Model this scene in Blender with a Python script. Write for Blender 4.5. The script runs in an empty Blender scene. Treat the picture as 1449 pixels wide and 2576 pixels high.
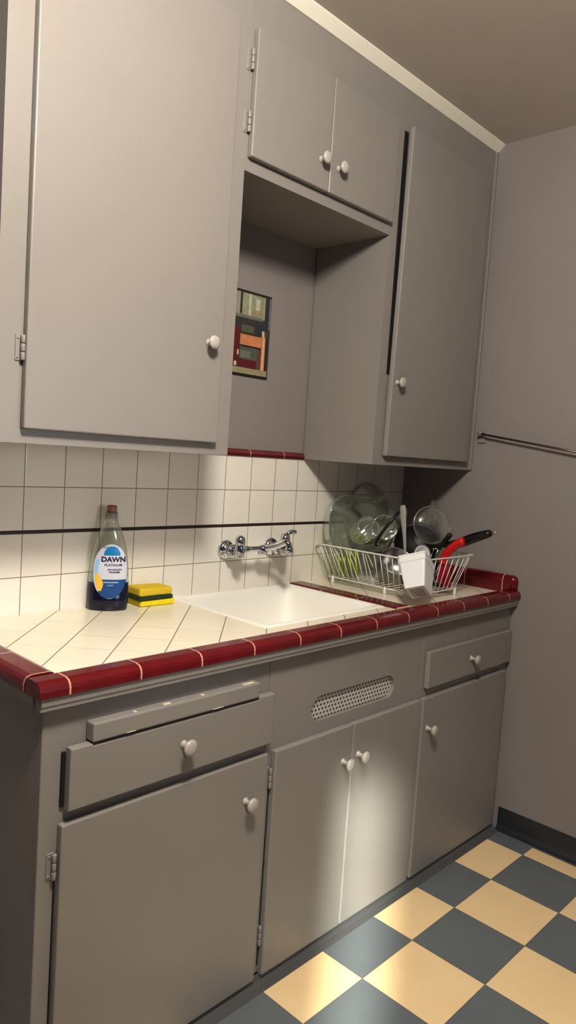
import bpy, bmesh, math, random
from mathutils import Vector, Matrix
random.seed(7)
C = bpy.context.scene.collection
SC = bpy.context.scene
PI = math.pi

# ------------------------------------------------------------------ measures (metres)
W, U, F, D, L = .508, .209, -.008, -.026, 2.437      # tile face, upper face, lower face, lower door front, right wall
ZC, UB, H, CEIL = .878, 1.311, 2.475, 2.500
XS, XR, NT = 1.2124, 1.8242, 2.0226                  # niche sides and niche top
T, BX = .1095, .9263                                  # wall tile pitch and first joint
X0 = .615                                             # left end of the base run

# ------------------------------------------------------------------ materials
def srgb(r, g, b):
    f = lambda c: (c/255/12.92) if c/255 <= .04045 else ((c/255+.055)/1.055)**2.4
    return (f(r), f(g), f(b), 1)

class NT_:
    def __init__(s, name):
        s.m = bpy.data.materials.new(name); s.m.use_nodes = True
        s.t = s.m.node_tree; s.t.nodes.clear()
        s.out = s.n('ShaderNodeOutputMaterial')
    def n(s, typ, **kw):
        nd = s.t.nodes.new(typ)
        for k, v in kw.items(): setattr(nd, k, v)
        return nd
    def l(s, a, b): s.t.links.new(a, b)
    def val(s, sock, v):
        if hasattr(v, 'is_output'): s.l(v, sock)
        else: sock.default_value = v
    def math(s, op, a, b=None, c=None):
        nd = s.n('ShaderNodeMath', operation=op)
        s.val(nd.inputs[0], a)
        if b is not None: s.val(nd.inputs[1], b)
        if c is not None: s.val(nd.inputs[2], c)
        return nd.outputs[0]
    def mix(s, fac, a, b):
        nd = s.n('ShaderNodeMix', data_type='RGBA')
        s.val(nd.inputs[0], fac); s.val(nd.inputs[6], a); s.val(nd.inputs[7], b)
        return nd.outputs[2]
    def pos(s):
        tc = s.n('ShaderNodeTexCoord'); sp = s.n('ShaderNodeSeparateXYZ')
        s.l(tc.outputs['Object'], sp.inputs[0]); s.vec = tc.outputs['Object']
        return sp.outputs
    def noise(s, scale, detail=3, vec=None):
        nd = s.n('ShaderNodeTexNoise'); nd.inputs['Scale'].default_value = scale
        nd.inputs['Detail'].default_value = detail
        if vec is None:
            tc = s.n('ShaderNodeTexCoord'); vec = tc.outputs['Object']
        s.l(vec, nd.inputs['Vector'])
        return nd.outputs[0]
    def bsdf(s, col, rough=.5, metal=0, spec=.5, bump=None, bstr=.2, bdist=.002, **kw):
        b = s.n('ShaderNodeBsdfPrincipled')
        s.val(b.inputs['Base Color'], col); s.val(b.inputs['Roughness'], rough)
        b.inputs['Metallic'].default_value = metal; b.inputs['Specular IOR Level'].default_value = spec
        for k, v in kw.items(): s.val(b.inputs[k], v)
        if bump is not None:
            bp = s.n('ShaderNodeBump'); bp.inputs['Strength'].default_value = bstr
            bp.inputs['Distance'].default_value = bdist
            s.l(bump, bp.inputs['Height']); s.l(bp.outputs[0], b.inputs['Normal'])
        s.l(b.outputs[0], s.out.inputs[0]); return b

def mat_simple(name, col, rough=.5, metal=0, spec=.5, var=.08, nscale=30, bstr=.0, bdist=.001):
    k = NT_(name); nz = k.noise(nscale)
    dark = tuple(c*(1-var) for c in col[:3])+(1,); lite = tuple(min(1, c*(1+var)) for c in col[:3])+(1,)
    k.bsdf(k.mix(nz, dark, lite), rough, metal, spec, bump=nz if bstr else None, bstr=bstr, bdist=bdist)
    return k.m

def mat_paint(name, col, rough=.38):
    k = NT_(name); k.pos()
    big = k.noise(2.2, 2, k.vec); fine = k.noise(90, 2, k.vec)
    mid = k.noise(14, 3, k.vec)
    c1 = tuple(c*.93 for c in col[:3])+(1,); c2 = tuple(min(1, c*1.05) for c in col[:3])+(1,)
    h = k.math('ADD', k.math('MULTIPLY', fine, .35), mid)
    k.bsdf(k.mix(big, c1, c2), rough, spec=.4, bump=h, bstr=.12, bdist=.002)
    return k.m

def line_mask(k, coord, off, pitch, half):
    f = k.math('FRACT', k.math('DIVIDE', k.math('SUBTRACT', coord, off), pitch))
    d = k.math('MULTIPLY', k.math('MINIMUM', f, k.math('SUBTRACT', 1.0, f)), pitch)
    return k.math('LESS_THAN', d, half), d

def mat_tiles(name, tile, grout, ax, offs, pitch, half, rot=False, rough=.18, faint=None):
    k = NT_(name); p = k.pos()
    if rot:
        r = .70710678
        u = k.math('MULTIPLY', k.math('SUBTRACT', p[0], p[1]), r)
        v = k.math('MULTIPLY', k.math('ADD', p[0], p[1]), r)
    else:
        u, v = p[ax[0]], p[ax[1]]
    m1, d1 = line_mask(k, u, offs[0], pitch, half)
    m2, d2 = line_mask(k, v, offs[1], pitch, half*(.75 if faint else 1))
    if faint: m2f = k.math('MULTIPLY', m2, faint)
    else: m2f = m2
    m = k.math('MAXIMUM', m1, m2f)
    # tile to tile tone
    iu = k.math('FLOOR', k.math('DIVIDE', k.math('SUBTRACT', u, offs[0]), pitch))
    iv = k.math('FLOOR', k.math('DIVIDE', k.math('SUBTRACT', v, offs[1]), pitch))
    cb = k.n('ShaderNodeCombineXYZ'); k.l(iu, cb.inputs[0]); k.l(iv, cb.inputs[1])
    wn = k.n('ShaderNodeTexWhiteNoise'); k.l(cb.outputs[0], wn.inputs[0])
    c1 = tuple(c*.95 for c in tile[:3])+(1,)
    col = k.mix(m, k.mix(wn.outputs[0], c1, tile), grout)
    dist = k.math('MINIMUM', d1, d2)
    h = k.math('MINIMUM', k.math('DIVIDE', dist, .004), 1.0)
    wob = k.noise(9, 1, k.vec)
    h2 = k.math('ADD', h, k.math('MULTIPLY', wob, .5))
    k.bsdf(col, k.mix(m, (rough,)*3+(1,), (.8,)*3+(1,)), spec=.5, bump=h2, bstr=.35, bdist=.0012)
    return k.m

PAINT = mat_paint('cabinet_paint', srgb(142, 136, 131))
PAINT_IN = mat_paint('cabinet_side_paint', srgb(140, 134, 129), .5)
WALLP = mat_paint('wall_paint', srgb(142, 134, 131), .6)
CEILP = mat_paint('ceiling_paint', srgb(206, 199, 190), .7)
TRIMW = mat_paint('cream_trim_paint', srgb(236, 230, 214), .45)
KNOBW = mat_simple('knob_white', srgb(176, 169, 161), .3, var=.03)
TILE_HI = mat_tiles('wall_tile_upper', srgb(244, 239, 228), srgb(142, 126, 112), (0, 2), (BX, 1.0918), T, .0011)
TILE_LO = mat_tiles('wall_tile_lower', srgb(244, 239, 228), srgb(142, 126, 112), (0, 2), (BX, 1.0838), T, .0011)
TILE_CT = mat_tiles('counter_tile', srgb(244, 234, 212), srgb(128, 110, 92), (0, 1), (.073, .025), T, .0012, rot=True, rough=.25, faint=.35)
BLACKLINE = mat_simple('black_liner', srgb(52, 38, 38), .4, var=.6, nscale=160)

def mat_redtrim(name, joints):
    # joints: list of (axis, offset, pitch or None)
    k = NT_(name); p = k.pos(); m = None
    for ax, off, pitch in joints:
        if pitch: q, _ = line_mask(k, p[ax], off, pitch, .0019)
        else: q = k.math('LESS_THAN', k.math('ABSOLUTE', k.math('SUBTRACT', p[ax], off)), .0019)
        m = q if m is None else k.math('MAXIMUM', m, q)
    nz = k.noise(22, 3, k.vec)
    red = k.mix(nz, srgb(84, 14, 20), srgb(116, 22, 29))
    col = k.mix(m, red, srgb(206, 158, 132)) if m is not None else red
    k.bsdf(col, .16, spec=.55, bump=nz, bstr=.08, bdist=.002)
    return k.m
RED_FRONT = mat_redtrim('red_edge_tile', [(0, .6506, .1547)])
RED_SIDE = mat_redtrim('red_edge_tile_side', [(1, .024, .1547)])
RED_STRIP = mat_redtrim('red_border_tile', [(1, .045, .1547)])
RED_CAP = mat_redtrim('red_cap_tile', [(0, .95, .1547)])
RED_WALL = mat_redtrim('red_wall_tile', [(1, .0275, .1547)])
ENAMEL = mat_simple('white_enamel', srgb(244, 241, 233), .5, var=.01, spec=.6)
CHROME = mat_simple('chrome', (.62, .63, .66, 1), .1, 1, var=.04)
STEEL = mat_simple('brushed_steel', (.45, .45, .45, 1), .28, 1, var=.1, nscale=60)
BLACKP = mat_simple('black_plastic', srgb(22, 22, 24), .35, var=.2)
BLACKPAN = mat_simple('black_nonstick', srgb(24, 24, 26), .45, var=.2)
REDP = mat_simple('red_plastic', srgb(206, 28, 30), .35, var=.06)
DKRED = mat_simple('dark_red_glaze', srgb(120, 24, 40), .3, var=.1)
LIME = mat_simple('lime_green_glaze', srgb(200, 222, 48), .35, var=.08, spec=.5)
WIRE = mat_simple('white_vinyl_wire', srgb(226, 224, 216), .35, var=.03)
CUPW = mat_simple('white_cup_plastic', srgb(232, 231, 232), .4, var=.02)
GREYP = mat_simple('grey_plastic', srgb(150, 148, 142), .35, var=.05)
RUBBER = mat_simple('black_cove_rubber', srgb(44, 46, 50), .35, var=.1)
GAP_SHADE = mat_simple('gap_shade', srgb(20, 18, 18), .9, var=.1)  # near-black colour that paints in the shade of the gaps
SPY = mat_simple('sponge_yellow', srgb(236, 214, 24), .9, var=.25, nscale=260, bstr=.8, bdist=.002)
SPO = mat_simple('sponge_ochre', srgb(214, 184, 40), .9, var=.2, nscale=240, bstr=.8, bdist=.002)
SCOUR = mat_simple('scouring_green', srgb(34, 58, 34), .95, var=.4, nscale=400, bstr=.8, bdist=.002)
METALD = mat_simple('aged_metal_rod', srgb(104, 92, 82), .3, .8, var=.15)

def mat_glass(name, tint, blend=.35, base=.06, rough=.06, gl=(.9, .95, .9, 1), dif=.16):
    k = NT_(name)
    tr = k.n('ShaderNodeBsdfTransparent'); tr.inputs[0].default_value = tint
    g = k.n('ShaderNodeBsdfGlossy'); g.inputs[0].default_value = gl; g.inputs[1].default_value = rough
    lw = k.n('ShaderNodeLayerWeight'); lw.inputs[0].default_value = blend
    nz = k.noise(40, 2)
    f = k.math('MINIMUM', k.math('ADD', k.math('MULTIPLY', lw.outputs['Facing'], .75), k.math('MULTIPLY', nz, base)), .9)
    mx = k.n('ShaderNodeMixShader'); k.l(f, mx.inputs[0]); k.l(tr.outputs[0], mx.inputs[1]); k.l(g.outputs[0], mx.inputs[2])
    df = k.n('ShaderNodeBsdfDiffuse'); df.inputs[0].default_value = (.62, .64, .56, 1)
    m2 = k.n('ShaderNodeMixShader'); m2.inputs[0].default_value = dif
    k.l(mx.outputs[0], m2.inputs[1]); k.l(df.outputs[0], m2.inputs[2])
    k.l(m2.outputs[0], k.out.inputs[0]); return k.m
GLASS = mat_glass('clear_glass', (.95, .97, .95, 1), .4, .14, dif=.12)
GLASS2 = mat_glass('clear_lid_glass', (.95, .95, .92, 1), .3, .1, dif=.05)
CUTGLASS = mat_glass('cut_crystal', (.93, .94, .92, 1), .5, .5, .12)
BOTTLEP = mat_glass('clear_bottle_plastic', (.86, .87, .82, 1), .4, .14, .12, dif=.1)

def mat_floor():
    k = NT_('checkered_vinyl'); p = k.pos(); ft = .2245
    u = k.math('DIVIDE', k.math('SUBTRACT', p[0], 2.3326), ft); v = k.math('DIVIDE', k.math('SUBTRACT', p[1], -.1816), ft)
    par = k.math('ABSOLUTE', k.math('MODULO', k.math('ADD', k.math('FLOOR', u), k.math('FLOOR', v)), 2.0))
    par = k.math('GREATER_THAN', par, .5)
    bord = k.math('GREATER_THAN', p[1], -.046)
    bordx = k.math('GREATER_THAN', p[0], 2.405)
    par = k.math('MULTIPLY', par, k.math('SUBTRACT', 1.0, k.math('MAXIMUM', bord, bordx)))
    n1 = k.noise(7, 4, k.vec); n2 = k.noise(60, 2, k.vec)
    cream = k.mix(n1, srgb(236, 204, 154), srgb(246, 220, 174))
    dark = k.mix(n1, srgb(98, 103, 108), srgb(112, 117, 120))
    m1, d1 = line_mask(k, p[0], 2.3326, ft, .0012); m2, d2 = line_mask(k, p[1], -.1816, ft, .0012)
    col = k.mix(k.math('MULTIPLY', k.math('MAXIMUM', m1, m2), .6), k.mix(par, dark, cream), srgb(46, 40, 34))
    k.bsdf(col, .34, spec=.5, bump=n2, bstr=.06, bdist=.001)
    return k.m
FLOORM = mat_floor()

def mat_vent():
    k = NT_('perforated_vent_metal'); p = k.pos(); s = .0135; t = .0115
    row = k.math('FLOOR', k.math('DIVIDE', p[2], t))
    sh = k.math('MULTIPLY', k.math('ABSOLUTE', k.math('MODULO', row, 2.0)), .5)
    u = k.math('SUBTRACT', k.math('FRACT', k.math('ADD', k.math('DIVIDE', p[0], s), sh)), .5)
    v = k.math('SUBTRACT', k.math('FRACT', k.math('DIVIDE', p[2], t)), .5)
    d = k.math('SQRT', k.math('ADD', k.math('POWER', k.math('MULTIPLY', u, s), 2.0), k.math('POWER', k.math('MULTIPLY', v, t), 2.0)))
    hole = k.math('LESS_THAN', d, .0032)
    k.bsdf(k.mix(hole, srgb(196, 190, 182), srgb(38, 34, 34)), .45)
    return k.m
VENTM = mat_vent()

# ------------------------------------------------------------------ mesh helpers
def bm_new(): return bmesh.new()
def box(bm, x0, x1, y0, y1, z0, z1, bev=0, seg=2, mi=0):
    r = bmesh.ops.create_cube(bm, size=1)
    for v in r['verts']:
        v.co = Vector((x0+(v.co.x+.5)*(x1-x0), y0+(v.co.y+.5)*(y1-y0), z0+(v.co.z+.5)*(z1-z0)))
    fs = list({f for v in r['verts'] for f in v.link_faces})
    for f in fs: f.material_index = mi
    if bev:
        es = list({e for f in fs for e in f.edges})
        q = bmesh.ops.bevel(bm, geom=es, offset=bev, segments=seg, affect='EDGES', profile=.5)
    return bm
def prism(bm, pts, axis, a, b, mi=0):
    """extrude polygon pts (2d) along axis between a and b"""
    def mk(p, t):
        if axis == 0: return Vector((t, p[0], p[1]))
        if axis == 1: return Vector((p[0], t, p[1]))
        return Vector((p[0], p[1], t))
    A = [bm.verts.new(mk(p, a)) for p in pts]; B = [bm.verts.new(mk(p, b)) for p in pts]
    n = len(pts); fs = [bm.faces.new(A), bm.faces.new(B[::-1])]
    for i in range(n): fs.append(bm.faces.new((A[i], B[i], B[(i+1) % n], A[(i+1) % n])))
    for f in fs: f.material_index = mi
    bmesh.ops.recalc_face_normals(bm, faces=fs)
    return fs
def lathe(bm, prof, mat=Matrix(), seg=24, sx=1, sy=1, closed=False):
    """prof: (r, z) revolved about local z"""
    rings = []
    for r, z in prof:
        if r < 1e-6: rings.append([bm.verts.new(mat @ Vector((0, 0, z)))])
        else: rings.append([bm.verts.new(mat @ Vector((r*sx*math.cos(2*PI*i/seg), r*sy*math.sin(2*PI*i/seg), z))) for i in range(seg)])
    fs = []
    for a, b in zip(rings, rings[1:]):
        for i in range(seg):
            j = (i+1) % seg
            if len(a) == 1 and len(b) == 1: continue
            if len(a) == 1: fs.append(bm.faces.new((a[0], b[i], b[j])))
            elif len(b) == 1: fs.append(bm.faces.new((a[i], b[0], a[j])))
            else: fs.append(bm.faces.new((a[i], b[i], b[j], a[j])))
    for f in fs: f.smooth = True
    bmesh.ops.recalc_face_normals(bm, faces=fs)
    return fs
def tube(bm, pts, rad, seg=8, cap=True, flat=1.0):
    pts = [Vector(p) for p in pts]; n = len(pts)
    rads = rad if isinstance(rad, (list, tuple)) else [rad]*n
    rings = []; prev = None
    for i, p in enumerate(pts):
        d = (pts[min(i+1, n-1)]-pts[max(i-1, 0)]).normalized()
        if prev is None:
            a = Vector((0, 0, 1)) if abs(d.z) < .9 else Vector((1, 0, 0))
            u = d.cross(a).normalized()
        else: u = (prev - d*prev.dot(d)).normalized()
        prev = u; v = d.cross(u)
        rings.append([bm.verts.new(p+(u*math.cos(2*PI*k/seg)+v*math.sin(2*PI*k/seg)*flat)*rads[i]) for k in range(seg)])
    fs = []
    for a, b in zip(rings, rings[1:]):
        for k in range(seg): fs.append(bm.faces.new((a[k], a[(k+1) % seg], b[(k+1) % seg], b[k])))
    if cap: fs.append(bm.faces.new(rings[0][::-1])); fs.append(bm.faces.new(rings[-1]))
    for f in fs: f.smooth = True
    bmesh.ops.recalc_face_normals(bm, faces=fs)
    return fs
def smooth_pts(pts, n=6):
    P = [Vector(p) for p in pts]; out = []
    for i in range(len(P)-1):
        p0, p1, p2, p3 = P[max(i-1, 0)], P[i], P[i+1], P[min(i+2, len(P)-1)]
        for k in range(n):
            t = k/n
            out.append(.5*((2*p1)+(p2-p0)*t+(2*p0-5*p1+4*p2-p3)*t*t+(3*p1-p0-3*p2+p3)*t**3))
    out.append(P[-1]); return out
def obj(name, bm, m, parent=None, smooth=False, loc=None):
    me = bpy.data.meshes.new(name); bm.to_mesh(me); bm.free()
    for mm in (m if isinstance(m, (list, tuple)) else [m]): me.materials.append(mm)
    if smooth:
        for p in me.polygons: p.use_smooth = True
    o = bpy.data.objects.new(name, me); C.objects.link(o)
    if parent is not None: o.parent = parent
    if loc is not None: o.location = loc
    return o
def tag(o, label=None, cat=None, group=None, kind=None):
    if label: o['label'] = label
    if cat: o['category'] = cat
    if group: o['group'] = group
    if kind: o['kind'] = kind
    return o
def thing(name, label, cat, loc=(0, 0, 0), rz=0, group=None):
    o = bpy.data.objects.new(name, None); C.objects.link(o)
    o.location = loc; o.rotation_euler = (0, 0, rz); o.empty_display_size = .05
    return tag(o, label, cat, group)
def struct(name, bm, m, label=None, cat=None):
    o = obj(name, bm, m); o['kind'] = 'structure'
    if label: o['label'] = label
    if cat: o['category'] = cat
    return o

# ------------------------------------------------------------------ room shell
b = bm_new(); box(b, -1.9, L, -3.0, .53, -.05, 0)
struct('floor', b, FLOORM, 'black and cream checkered vinyl tile floor', 'floor')
b = bm_new(); box(b, -1.9, L+.1, .512, .62, -.05, CEIL+.05)
struct('wall_back', b, WALLP, 'grey painted wall behind the sink and cabinets', 'wall')
b = bm_new(); box(b, L, L+.1, -3.0, .512, -.05, CEIL+.05)
struct('wall_right', b, WALLP, 'grey painted wall at the right end of the counter', 'wall')
b = bm_new(); box(b, -1.9, L, -3.0, .512, CEIL, CEIL+.05)
struct('ceiling', b, CEILP, 'grey beige painted ceiling', 'ceiling')
b = bm_new()
prism(b, [(U+.012, H-.003), (U-.004, H-.003), (U-.0065, H-.0005), (U-.0275, CEIL-.003), (U-.028, CEIL), (U+.012, CEIL)], 0, .58, L)
struct('trim_1', b, TRIMW, 'cream moulding strip between the upper cabinets and the ceiling', 'trim')
b = bm_new(); prism(b, [(L, -3.0), (L-.004, -3.0), (L-.004, -.03), (L, -.03)], 2, .0, .082)
prism(b, [(L-.004, .0), (L-.022, .0), (L-.010, .005), (L-.004, .02)], 1, -3.0, -.03)
struct('baseboard_right', b, RUBBER, 'black vinyl cove base along the right wall', 'baseboard')
b = bm_new(); prism(b, [(-.012, .0), (-.047, .0), (-.03, .004), (-.018, .012), (-.014, .024), (-.012, .024)], 0, X0+.003, L-.023)
struct('baseboard_back', b, mat_simple('lit_cove_rubber', srgb(84, 84, 84), .35, var=.1), 'black vinyl cove base under the base cabinets', 'baseboard')  # same black rubber in a lighter colour, the light on it painted in
b = bm_new(); box(b, L-.012, L, U-.007, U+.004, UB, H, .003)
struct('trim_2', b, WALLP, 'thin painted strip where the upper cabinet meets the right wall', 'trim')

# ------------------------------------------------------------------ knobs and hinges
def knob(parent, x, y, z, r=.0165, ln=.03):
    """mushroom knob projecting toward -Y from plane y"""
    M = Matrix.Translation((x, y, z)) @ Matrix.Rotation(PI/2, 4, 'X')
    bm = bm_new()
    lathe(bm, [(0, 0), (.0095, 0), (.009, .002), (.0058, .005), (.0055, ln*.45), (.0075, ln*.58), (r*.9, ln*.66), (r, ln*.76), (r*.97, ln*.86), (r*.75, ln*.95), (r*.4, ln*.99), (0, ln)], M, 24)
    return obj('knob', bm, KNOBW, parent, True)
def hinge(parent, x, y, z, side):
    """painted surface hinge on face frame; side=+1 door lies toward +x"""
    bm = bm_new()
    box(bm, x-.013 if side > 0 else x-.002, x+.002 if side > 0 else x+.013, y-.0025, y+.001, z-.026, z+.026, .001, 1)
    for i, dz in enumerate((-.017, 0, .017)):
        M = Matrix.Translation((x, y-.008, z+dz-.0078))
        lathe(bm, [(0, 0), (.0042, 0), (.0047, .001), (.0047, .0146), (.0042, .0156), (0, .0156)], M, 10)
    for dz in (-.019, .019):
        M = Matrix.Translation((x-side*.0085, y-.0025, z+dz)) @ Matrix.Rotation(PI/2, 4, 'X')
        lathe(bm, [(.003, 0), (.0026, .0012), (0, .0016)], M, 8)
    return obj('hinge', bm, PAINT, parent)
def door_panel(name, parent, x0, x1, z0, z1, yf, th=.0175, label=None):
    bm = bm_new(); box(bm, x0, x1, yf, yf+th, z0, z1, .0035, 3)
    o = obj(name, bm, PAINT, parent)
    return o

# ------------------------------------------------------------------ upper cabinets
def carcass(bm, x0, x1, y0, y1, z0, z1, front_frame=None, t=.018):
    box(bm, x0, x0+t, y0, y1, z0, z1); box(bm, x1-t, x1, y0, y1, z0, z1)
    box(bm, x0+t, x1-t, y0, y1, z0, z0+t); box(bm, x0+t, x1-t, y0, y1, z1-t, z1)
    box(bm, x0+t, x1-t, y0, y0+t, z0+t, z1-t)
E_ = .0006
wl = thing('wall_cabinet', 'tall grey upper cabinet at left, above the soap bottle', 'cabinet', (.9, .36, UB))
b = bm_new(); carcass(b, .602, XS, U, W-.001, UB, H); o = obj('carcass', b, PAINT, wl)
d = door_panel('door', wl, .655, 1.1617, 1.3404, 2.36, .191)
knob(d, 1.115, .191, 1.581)
hinge(d, .652, U, 1.50, 1); hinge(d, .652, U, 2.20, 1)

wm = thing('wall_cabinet', 'short grey two-door upper cabinet bridging the niche over the sink', 'cabinet', (1.52, .36, NT))
b = bm_new(); carcass(b, XS+E_, XR-E_, U, .511, NT, H); obj('carcass', b, PAINT, wm)
d = door_panel('door', wm, 1.2185, 1.5085, 2.0543, 2.36, .191); knob(d, 1.472, .191, 2.130)
hinge(d, 1.2125, U, 2.285, 1); hinge(d, 1.2125, U, 2.137, 1)
d = door_panel('door', wm, 1.5115, 1.8165, 2.0543, 2.36, .191); knob(d, 1.546, .191, 2.128)
hinge(d, 1.8215, U, 2.300, -1); hinge(d, 1.8215, U, 2.13, -1)

wr = thing('wall_cabinet', 'tall grey upper cabinet at right, above the dish rack', 'cabinet', (2.13, .36, UB))
b = bm_new(); carcass(b, XR, L-.0005, U, W-.001, UB, H); obj('carcass', b, PAINT, wr)
d = door_panel('door', wr, 1.868, 2.3751, 1.3404, 2.358, .188)
for v in d.data.vertices: v.co.y -= .012*(2.3751-v.co.x)/.507*((v.co.z-1.3404)/1.0177)**.7 if v.co.z > 1.3404 else 0
knob(d, 1.893, .186, 1.576)
b = bm_new(); box(b, 1.8635, 1.884, U-.0012, U, 1.60, 2.35); obj('door_gap_shade', b, GAP_SHADE, wr)  # dark strip on the frame, painted shade beside the warped door
for z in (1.5, 2.2): hinge(d, 2.381, U, z, -1)
for w_ in (wl, wm, wr):
    for ch in w_.children:
        ch.matrix_parent_inverse = Matrix.Translation(-w_.location)

# ------------------------------------------------------------------ base cabinets
def base_box(bm, x0, x1, t=.018):
    box(bm, x0, x0+t, F+.02, .505, .02, .832); box(bm, x1-t, x1, F+.02, .505, .02, .832)
    box(bm, x0+t, x1-t, F+.02, .505, .02, .038); box(bm, x0+t, x1-t, .495, .505, .038, .832)
XA, XB = 1.2000, 1.8675
bl = thing('base_cabinet', 'grey base cabinet at left with drawer and pull-out board', 'cabinet', (.91, .25, 0))
b = bm_new(); base_box(b, X0, XA-E_); box(b, X0, XA-E_, F, F+.02, .0245, .832, .0015, 1); obj('carcass', b, PAINT, bl)
# drawer front with a shallow notch under the board
b = bm_new()
n0, n1, zt, zn = .7085, 1.146, .7545, .7490
fs = prism(b, [(.6613, .6318), (1.1975, .6318), (1.1975, zt), (n1, zt), (n1, zn), (n0, zn), (n0, zt-.002), (.6613, zt-.002)], 1, -.032, -.0145)
bmesh.ops.bevel(b, geom=list({e for f in fs[:1] for e in f.edges}), offset=.0025, segments=2, affect='EDGES', profile=.5)
drw = obj('drawer', b, PAINT, bl)
b = bm_new(); box(b, .69, 1.17, -.0143, -.0085, .65, .735); obj('drawer_box', b, GAP_SHADE, drw)
knob(drw, .927, -.032, .697, .0175, .031)
b = bm_new(); box(b, .7045, 1.143, -.036, -.0085, .7555, .7935, .004, 2); brd = obj('cutting_board', b, PAINT, bl)
tag(brd, 'pull-out board front with worn paint edges')
# worn paint chips showing pale wood along the board edges
CHIP = mat_simple('bare_wood_chip', srgb(226, 212, 178), .7, var=.1)
for x0_, x1_, z_ in ((1.095, 1.128, .7936), (.872, .890, .7936), (.80, .806, .7936), (.972, .98, .7936)):
    b = bm_new(); box(b, x0_, x1_, -.031, -.022, z_-.0005, z_+.0002); obj('paint_chip', b, CHIP, brd)
for x0_, x1_ in ((.78, .80), (1.0, 1.03)):
    b = bm_new(); box(b, x0_, x1_, -.0363, -.0352, .7575, .7595); obj('paint_chip', b, CHIP, brd)
b = bm_new(); box(b, .6545, .6620, F-.0055, F-.0003, .636, .742); obj('drawer_gap_shade', b, GAP_SHADE, bl)  # dark strip, painted shade at the drawer's left edge
b = bm_new(); box(b, .6488, .6524, F-.001, F, .05, .49); obj('door_gap_shade', b, GAP_SHADE, bl)  # thin dark strip, painted shade along the door's left edge
d = door_panel('door', bl, .6527, 1.1965, .0238, .6047, D); knob(d, 1.127, D, .507, .0165, .033)
hinge(d, .6455, F, .524, 1); hinge(d, .6455, F, .115, 1)

bs = thing('base_cabinet', 'grey two-door base cabinet under the sink with an oval vent', 'cabinet', (1.54, .25, 0))
b = bm_new(); base_box(b, XA, XB-E_)
# face frame with stadium hole
def stadium(x0, x1, z0, z1, n=10):
    r = (z1-z0)/2; zc = (z0+z1)/2; p = []
    for i in range(n+1): a = PI/2+PI*i/n; p.append((x0+r+r*math.cos(a), zc+r*math.sin(a)))
    for i in range(n+1): a = -PI/2+PI*i/n; p.append((x1-r+r*math.cos(a), zc+r*math.sin(a)))
    return p
VX0, VX1, VZ0, VZ1 = 1.362, 1.727, .636, .703
def holed_plate(bm, x0, x1, z0, z1, hole, y0, y1):
    ov = [(x0, z0), (x1, z0), (x1, z1), (x0, z1)]
    start = set(bm.verts)
    o1 = [bm.verts.new((x, y0, z)) for x, z in ov]; h1 = [bm.verts.new((x, y0, z)) for x, z in hole]
    es = [bm.edges.new((o1[i], o1[(i+1) % 4])) for i in range(4)]
    es += [bm.edges.new((h1[i], h1[(i+1) % len(h1)])) for i in range(len(h1))]
    r = bmesh.ops.triangle_fill(bm, edges=es, use_beauty=True)
    fs = [g for g in r['geom'] if isinstance(g, bmesh.types.BMFace)]
    q = bmesh.ops.extrude_face_region(bm, geom=fs)
    nv = [g for g in q['geom'] if isinstance(g, bmesh.types.BMVert)]
    for v in nv: v.co.y = y1
    bmesh.ops.recalc_face_normals(bm, faces=[f for f in bm.faces if any(v not in start for v in f.verts)])
holed_plate(b, XA, XB-E_, .0245, .832, stadium(VX0, VX1, VZ0, VZ1), F, F+.02)
obj('carcass', b, PAINT, bs)
b = bm_new(); prism(b, stadium(VX0+.001, VX1-.001, VZ0+.001, VZ1-.001), 1, F+.010, F+.012)
obj('vent_grille', b, VENTM, bs)
b = bm_new(); box(b, 1.2184, 1.2214, F-.0012, F, .045, .505); obj('door_gap_shade', b, GAP_SHADE, bs)  # thin dark strip, painted shade between neighbouring doors
d = door_panel('door', bs, 1.2215, 1.5225, .0238, .6026, D); knob(d, 1.486, D, .507, .0165, .036)
hinge(d, 1.2165, F, .533, 1); hinge(d, 1.2165, F, .127, 1)
d = door_panel('door', bs, 1.5255, 1.8528, .0238, .6026, D); knob(d, 1.552, D, .511, .0165, .036)
hinge(d, 1.8545, F, .533, -1); hinge(d, 1.8545, F, .06, -1)
br = thing('base_cabinet', 'grey base cabinet with one drawer at the right wall', 'cabinet', (2.14, .25, 0))
b = bm_new(); base_box(b, XB, L-.001); box(b, XB, L-.001, F, F+.02, .0245, .832, .0015, 1); obj('carcass', b, PAINT, br)
d = door_panel('drawer', br, 1.8833, 2.4205, .6303, .7468, D); knob(d, 2.137, D, .689, .0155, .033)
d = door_panel('door', br, 1.869, 2.4017, .0238, .6026, D); knob(d, 1.899, D, .504, .0155, .035)
for z in (.10, .53): hinge(d, 2.408, F, z, -1)
for w_ in (bl, bs, br):
    for ch in w_.children:
        ch.matrix_parent_inverse = Matrix.Translation(-w_.location)

# ------------------------------------------------------------------ counter top
SX0, SX1, SY0, SY1 = 1.268, 1.788, .084, .503      # sink outline
ct = thing('countertop', 'cream tiled countertop with dark red tile edging', 'counter', (1.5, .25, .86))
def P(o, root): o.matrix_parent_inverse = Matrix.Translation(-root.location); return o
b = bm_new()
TY = .020      # inner edge of front edging
def slab(x0, x1, y0, y1): box(b, x0, x1, y0, y1, .845, ZC)
slab(.650, SX0, TY, .507); slab(SX0, SX1, TY, SY0); slab(SX1, L, TY, .507); slab(SX0, SX1, SY1, .507)
P(obj('tile_surface', b, TILE_CT, ct), ct)
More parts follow.
